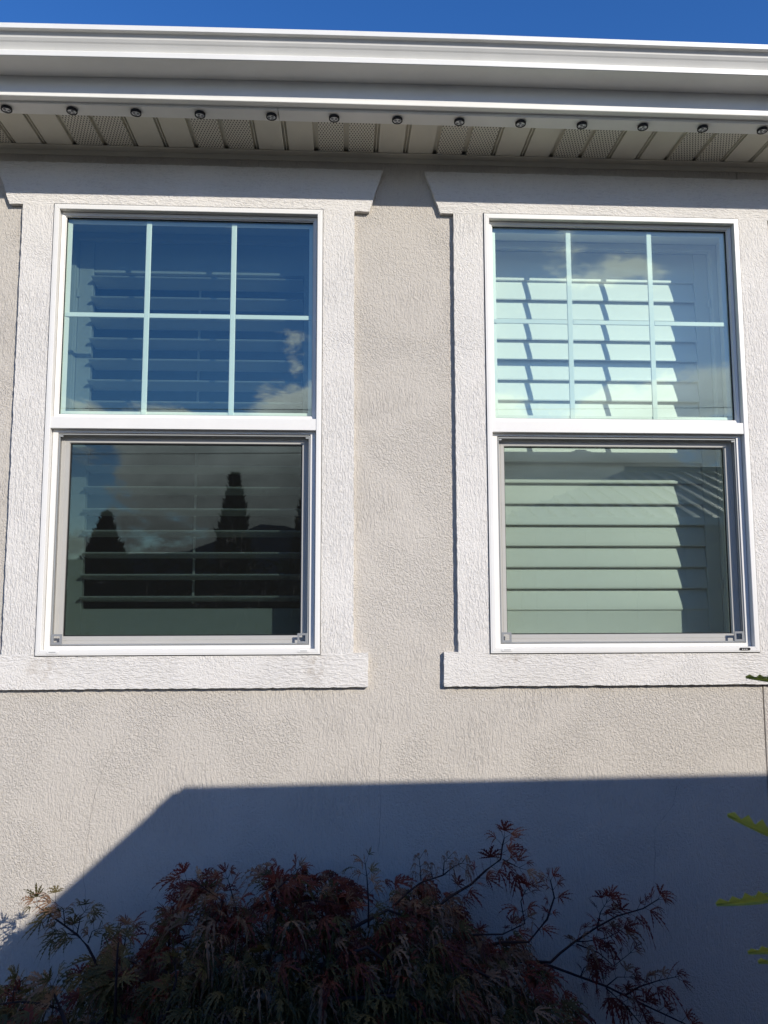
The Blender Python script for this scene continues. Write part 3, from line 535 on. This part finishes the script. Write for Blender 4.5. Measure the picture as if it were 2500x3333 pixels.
def spray(kind, r, pts):
    WD = MB(); P = [Vector(p) for p in pts]; WD.tube(P, r, 6, .35)
    total = sum((P[i + 1] - P[i]).length for i in range(len(P) - 1)); step = .025; d = step if total > .1 else total
    # nodes with opposite leaves
    acc = 0; nodes = []
    for i in range(len(P) - 1):
        seg = P[i + 1] - P[i]; l = seg.length; t_ = (step - acc) if acc else step * .5
        while t_ < l: nodes.append((P[i] + seg * (t_ / l), seg.normalized())); t_ += step
        acc = (l - (t_ - step)) % step
    nodes.append((P[-1], (P[-1] - P[-2]).normalized()))
    for j, (q, dr) in enumerate(nodes):
        tipn = j == len(nodes) - 1
        frac = j / max(1, len(nodes) - 1)
        if r > .0035 and frac < .35: continue
        for s_ in ((-1, 1) if not tipn else (-1, 0, 1)):
            if not tipn and rnd.random() < .25: continue
            side = Vector((-dr.z, rnd.uniform(-.5, .2), dr.x)) * s_ * .9
            dd = (dr * (.5 if not tipn else 1) + side + Vector((0, -.1, .25)) + rv(.25)).normalized()
            pl = rnd.uniform(.012, .028); q2 = q + dd * pl; WD.tube([q, q2], .0007, 4, .8)
            which = {'c': 'c', 'g': 'g', 'm': rnd.choice('ggt'), 'd': 't'}[kind]
            if kind == 'c' and rnd.random() < .12: which = 't'
            sz = rnd.uniform(.030, .078) if kind != 'd' else rnd.uniform(.022, .034)
            put(q2, (dd + Vector((0, -.2, 0))), sz, which, rnd.uniform(.2, .6) if kind != 'd' else 1.6)
    wood(WD)
for k_, r_, p_ in BR: spray(k_, r_, p_)
def silz(x):
    if x <= SIL[0][0]: return SIL[0][1] - (SIL[0][0] - x) * .3
    for i in range(len(SIL) - 1):
        if SIL[i][0] <= x <= SIL[i + 1][0]:
            f = (x - SIL[i][0]) / (SIL[i + 1][0] - SIL[i][0]); return SIL[i][1] * (1 - f) + SIL[i + 1][1] * f
    return SIL[-1][1]
# limbs from the stem out to the dome
base = Vector((.75, -.42, GZ))
WD = MB(); WD.tube([base, base + Vector((.02, .03, .18)), base + Vector((-.01, .05, .33))], .028, 8, .7)
o = WD.build('trunk', BARK, maple, smooth=True); o.location = -maple.location
for k in range(26):
    x = rnd.uniform(.0, 1.5); u = rnd.random(); y = -.2 - .55 * math.sqrt(u); z = silz(x) - .10 - .5 * u
    a = base + Vector((0, .04, .30)); m_ = (a + Vector((x, y, z))) * .5 + Vector((0, 0, .14)); e = Vector((x, y, z))
    WD = MB(); WD.tube([a, a * .6 + m_ * .4 + Vector((0, 0, .04)), m_ + rv(.02), m_ * .4 + e * .6 + Vector((0, 0, .05)), e], rnd.uniform(.006, .012), 6, .3); wood(WD)
NF = 6400
for k in range(NF):
    x = rnd.uniform(-.12, 1.66); zt_ = silz(x) + .035 * noise.noise(Vector((x * 9, .3, 0))); u = rnd.random() ** 1.1
    if u < .20 and noise.noise(Vector((x * 8, u * 5, 2.2))) > .28: continue
    if x > 1.22 and rnd.random() < min(.8, (x - 1.22) * 2.2): continue
    hgt = (zt_ - (GZ + .12)); z = zt_ - .062 - u * hgt * .96
    y = -.16 - .62 * (max(0, u) ** .55) * (1 if x < 1.3 else .8) + rnd.uniform(-.04, .10)
    if k % 3 == 0 and u > .12: y = rnd.uniform(-.30, -.07)      # inner leaves between the dome and the wall
    if y > -.05: y = -.05
    if x < .30: y -= .15 * rnd.random()
    out = Vector((x - .75, (y + .25) * 1.2, .35)).normalized()
    d_ = (out + rv(.7) + Vector((0, -.35, -.1))).normalized()
    v = (zt_ - z)
    pg = min(1, max(0, (v - .10) / .16))
    band = math.sin(x * 9.0 + z * 5) * .5 + .5
    rr = rnd.random()
    if rr < pg * .85: w__ = 'g'
    elif rr < pg * .85 + .28 * (1 - pg * .7) * (.5 + band): w__ = 't'
    else: w__ = 'c' if rnd.random() < .75 else 'g'
    if x < .42 and w__ == 'c' and rnd.random() < .7: w__ = 'g'
    put(Vector((x, y, z)), d_, rnd.uniform(.045, .105), w__, rnd.uniform(.45, 1.25))
for b_, n_, m_, lb in ((FC, 'foliage', CRIM, 'dark crimson leaves'), (FG, 'foliage', GREENL, 'olive green leaves low on the shrub'), (FT, 'foliage', TAN, 'faded tan leaves')):
    o = b_.build(n_, m_, maple, attr=True); o.location = -maple.location; o['label'] = lb

# ---------------------------------------------------------------- sapling with serrated leaves at the right edge
fern = tag(empty('leafy_sapling', (1.95, -1.38, GZ)), 'yellow green serrated leaves reaching in from the right edge, close to the camera', 'plant')
def pinna(tip, root, w0, up, n=9):
    b = MB(); tip = Vector(tip); root = Vector(root); ax = root - tip; L_ = ax.length; ax.normalize(); up = (up - ax * up.dot(ax)).normalized(); sd = ax.cross(up)
    vs = []; nn = n * 2 + 1
    for i in range(nn):
        t_ = i / (nn - 1); env = w0 * min(1, .45 + t_ * 1.6) ; h = env * 1.5 * (rnd.uniform(.85, 1.1) if i % 2 else .32); c = tip + ax * (t_ * L_); c.z -= .01 * math.sin(t_ * 3)
        lean = -ax * (.35 * h)
        vs += [c + up * h + lean + sd * (.25 * h), c, c - up * (env * .16) + sd * (.35 * env)]
    fs = []
    for i in range(nn - 1): q = i * 3; fs += [(q, q + 1, q + 4, q + 3), (q + 1, q + 2, q + 5, q + 4)]
    b.kind = rnd.uniform(.7, 1); b.add(vs, fs)
    o = b.build('leaf', FERN, fern, attr=True); o.location = -fern.location
    so = o.modifiers.new('t', 'SOLIDIFY'); so.thickness = .0006
st = MB(); st.tube([(1.95, -1.38, GZ), (1.93, -1.36, -.9), (1.96, -1.33, -.4), (1.92, -1.36, .1), (1.93, -1.38, .35)], .012, 8, .4)
o = st.build('stem', BARK, fern, smooth=True); o.location = -fern.location
U = Vector((0, -.15, 1))
PN = [((1.611, -1.35, -.166), (1.80, -1.37, -.225), .0155), ((1.586, -1.35, -.303), (1.78, -1.36, -.262), .0145), ((1.634, -1.35, -.377), (1.80, -1.35, -.345), .013), ((1.650, -1.35, -.392), (1.80, -1.36, -.360), .012),
      ((1.678, -1.30, .048), (1.83, -1.33, .055), .011), ((1.676, -1.36, -.140), (1.80, -1.37, -.09), .016), ((1.72, -1.42, -.05), (1.88, -1.4, -.02), .016), ((1.75, -1.28, -.5), (1.9, -1.33, -.45), .016)]
for tp, rt, w0 in PN: pinna(tp, rt, w0, U)
tw = MB()
for tp, rt, w0 in PN: tw.tube([tp, rt, Vector(rt) * .5 + Vector((1.94, -1.36, rt[2] - .03)) * .5, (1.94, -1.36, rt[2] - .06)], .0012, 5, 1.4)
o = tw.build('leaf_stalk', FERN, fern); o.location = -fern.location

# ---------------------------------------------------------------- garden seen only in the glass
FX, FY, FZ = 1.611, -1.66, .588
fence = tag(empty('board_fence', (FX, FY, GZ)), 'tall weathered board fence whose shadow falls on the lower wall', 'fence')
def F(name, fn): o = part(name, CEDAR, fence, fn); o.location = -fence.location; return o
for k in range(30): F('board', lambda b: b.box(FX + .03 + k * .142, FX + .169 + k * .142, FY + .0 + (k % 2) * .003, FY + .02 + (k % 2) * .003, GZ + .03, FZ - .046 + k * .00119))
F('cap_rail', lambda b: b.prism([(FX + .005, FZ - .045), (FX + 4.3, FZ - .009), (FX + 4.3, FZ + .026), (FX + .005, FZ - .010)], FY - .030, FY + .035))
for k in range(3): F('post', lambda b: b.box(FX - .0 + k * 2.1, FX + .09 + k * 2.1, FY - .095, FY - .005, GZ, FZ - (.046 if k else .002)))
for k in range(26): F('board', lambda b: b.box(FX + .0 + (k % 2) * .003, FX + .02 + (k % 2) * .003, FY - .24 - k * .142, FY - .101 - k * .142, GZ + .03, FZ - .045))
F('cap_rail', lambda b: b.box(FX - .003, FX + .045, FY - 3.80, FY - .096, FZ - .044, FZ - .009))
F('post', lambda b: b.box(FX + .03, FX + .12, FY - 3.80, FY - 3.71, GZ, FZ - .046))

def evergreen(x, y, h, r, label, seed, n=6000):
    pw = .85 if r < 1 else .5
    rr = random.Random(seed); t = tag(empty('evergreen_tree', (x, y, GZ)), label, 'tree', 'evergreens across the garden')
    tk = MB(); tk.tube([(0, 0, 0), (0, 0, h * .5), (.02, 0, h * .93)], .07, 8, .2); tk.build('trunk', BARK, t)
    b = MB()
    for i in range(n):
        u = rr.random(); a0 = rr.uniform(0, 6.283); env = r * (1 - u) ** pw * (.7 + .3 * min(1, u * 8 + .3)); env *= 1.05 + .32 * noise.noise(Vector((u * h * 2.2, seed + math.cos(a0) * .9, math.sin(a0) * .9)))
        a = a0; q = env * math.sqrt(rr.random()) ; p = Vector((q * math.cos(a), q * math.sin(a), .12 + u * (h - .15)))
        d = Vector((math.cos(a) * .5, math.sin(a) * .5, 1)) + Vector((rr.uniform(-.4, .4), rr.uniform(-.4, .4), rr.uniform(-.3, .3))); d.normalize(); s = d.orthogonal().normalized(); s.rotate(Matrix.Rotation(rr.uniform(0, 6), 3, d))
        l = rr.uniform(.05, .12); w2 = l * .28; b.kind = rr.random()
        b.add([p - s * w2, p + s * w2, p + d * l + s * w2 * .4, p + d * l * 1.3], [(0, 1, 2, 3)])
    b.build('crown', EVER, t, attr=True)
def mp(az, el, k):    # a point as the mirrored camera sees it in the glass
    a = rad(az); return (.99 + math.tan(a) * k, 2.75 - k, .186 + math.tan(rad(el)) * k / math.cos(a))
for az, el, k, r, lb, sd in ((-7.8, 8.5, 12, .60, 'tall narrow evergreen mirrored in the middle of the left lower pane', 1), (-16.4, 5.6, 13.5, .95, 'broad evergreen mirrored at the left of the left lower pane', 2),
                         (-2.6, 7.6, 12, .60, 'narrow evergreen mirrored at the right edge of the left lower pane', 4), (-20.5, 7.2, 12, .6, 'evergreen left of the broad one, by the end of the hedge', 6)):
    x, y, z = mp(az, el, k); evergreen(x, y, z - GZ, r, lb, sd)
hg = tag(empty('clipped_hedge', (-2.5, -6.2, GZ)), 'dark waist to head high hedge mirrored across the bottom of the left pane', 'hedge')
b = MB(); rr = random.Random(5)
for i in range(9000):
    p = Vector((rr.uniform(-6, 4.0), rr.uniform(-.35, .35), rr.random() ** .6 * (1.93 + .12 * noise.noise(Vector((i * .001, 0, 0))))))
    p.z = rr.uniform(.05, 1.95 + .13 * noise.noise(Vector((p.x * 2.2, 0, 3)))); d = rv(1).normalized(); s = d.orthogonal().normalized(); l = rr.uniform(.06, .13); b.kind = rr.random()
    b.add([p - s * l * .3, p + s * l * .3, p + d * l + s * l * .1, p + d * l * 1.2], [(0, 1, 2, 3)])
b.kind = 0; b.box(-6, 4.0, -.22, .22, 0, 1.75); b.build('foliage', EVER, hg, attr=True)

# neighbour's house with a ribbed roof
nb = tag(empty('neighbour_house', (9, -11, GZ)), 'neighbouring house with a ribbed metal hip roof mirrored in the right lower pane', 'house')
def NB(name, m, fn, **k): o = part(name, m, nb, fn, **k); o.location = -nb.location; return o
ex0, ex1, ey0, ey1, ez = 3.2, 17.0, -14.25, -8.25, 1.30; rz = 2.45; rx0, rx1, ry = 6.06, 14.1, -11.25
NB('wall', NWALL, lambda b: b.box(ex0 + .4, ex1 - .4, ey0 + .4, ey1 - .4, GZ, ez))
NB('roof', METAL, lambda b: b.add([(ex0, ey1, ez), (ex1, ey1, ez), (ex1, ey0, ez), (ex0, ey0, ez), (rx0, ry, rz), (rx1, ry, rz)], [(0, 1, 5, 4), (1, 2, 5), (2, 3, 4, 5), (3, 0, 4), (0, 3, 2, 1)]))
def seams(b):
    k = 0
    while ex0 + .2 + k * .28 < ex1:
        x = ex0 + .2 + k * .28; k += 1
        f = 1 if rx0 <= x <= rx1 else ((x - ex0) / (rx0 - ex0) if x < rx0 else (ex1 - x) / (ex1 - rx1))
        b.tube([(x, ey1, ez + .02), (x, ey1 + (ry - ey1) * f * .97, ez + (rz - ez) * f * .97 + .02)], .028, 4)
NB('roof_rib', METAL, seams)
NB('ridge_cap', METAL, lambda b: b.tube([(rx0, ry, rz + .02), (rx1, ry, rz + .02)], .07, 6))
NB('gutter', ALU, lambda b: b.box(ex0 - .05, ex1 + .05, ey1, ey1 + .12, ez - .12, ez - .01))
for x in (5.2, 9.0, 12.6): NB('window', GLASS, lambda b: b.box(x, x + 1.2, ey1 - .41, ey1 - .38, -.4, .8))

# overhead lines
for k, (z1, z2, y) in enumerate(((6.3, 6.8, -22), (6.0, 6.6, -22.4), (5.4, 6.1, -22.8), (4.9, 5.9, -23.2))):
    b = MB(); b.tube([(-30 + 60 * i / 24, y, z1 + (z2 - z1) * i / 24 - .5 * (1 - ((i - 12) / 12) ** 2)) for i in range(25)], .012, 5)
    tag(b.build('power_line', BLACK), ['thin overhead line, the topmost mirrored in the upper panes', 'thin overhead line, second from the top', 'thin overhead line, third from the top', 'thin overhead line, the lowest mirrored in the upper panes'][k], 'power line', 'overhead lines across the sky')

# far mountains
b = MB(); n = 90; pts = []
for i in range(n):
    a = rad(-75 + 150 * i / (n - 1)); h = 3.0 + 2.2 * noise.noise(Vector((a * 3.1, 1.7, 0))) + .8 * noise.noise(Vector((a * 13, 4, 0))) + .3 * noise.noise(Vector((a * 40, 4, 0)))
    h += 1.4 * math.exp(-((math.degrees(a) + 5.5) / 3.0) ** 2)
    pts.append((math.sin(a) * 5000, -math.cos(a) * 5000, 5000 * math.tan(rad(max(.8, h)))))
b.add([(x, y, GZ - 5) for x, y, z in pts] + pts + [(x * 1.3, y * 1.3, GZ - 5) for x, y, z in pts], [(i, i + 1, n + i + 1, n + i) for i in range(n - 1)] + [(n + i, n + i + 1, 2 * n + i + 1, 2 * n + i) for i in range(n - 1)])
tag(b.build('hills', MTN), 'far blue mountain ridge', None, None, 'structure')
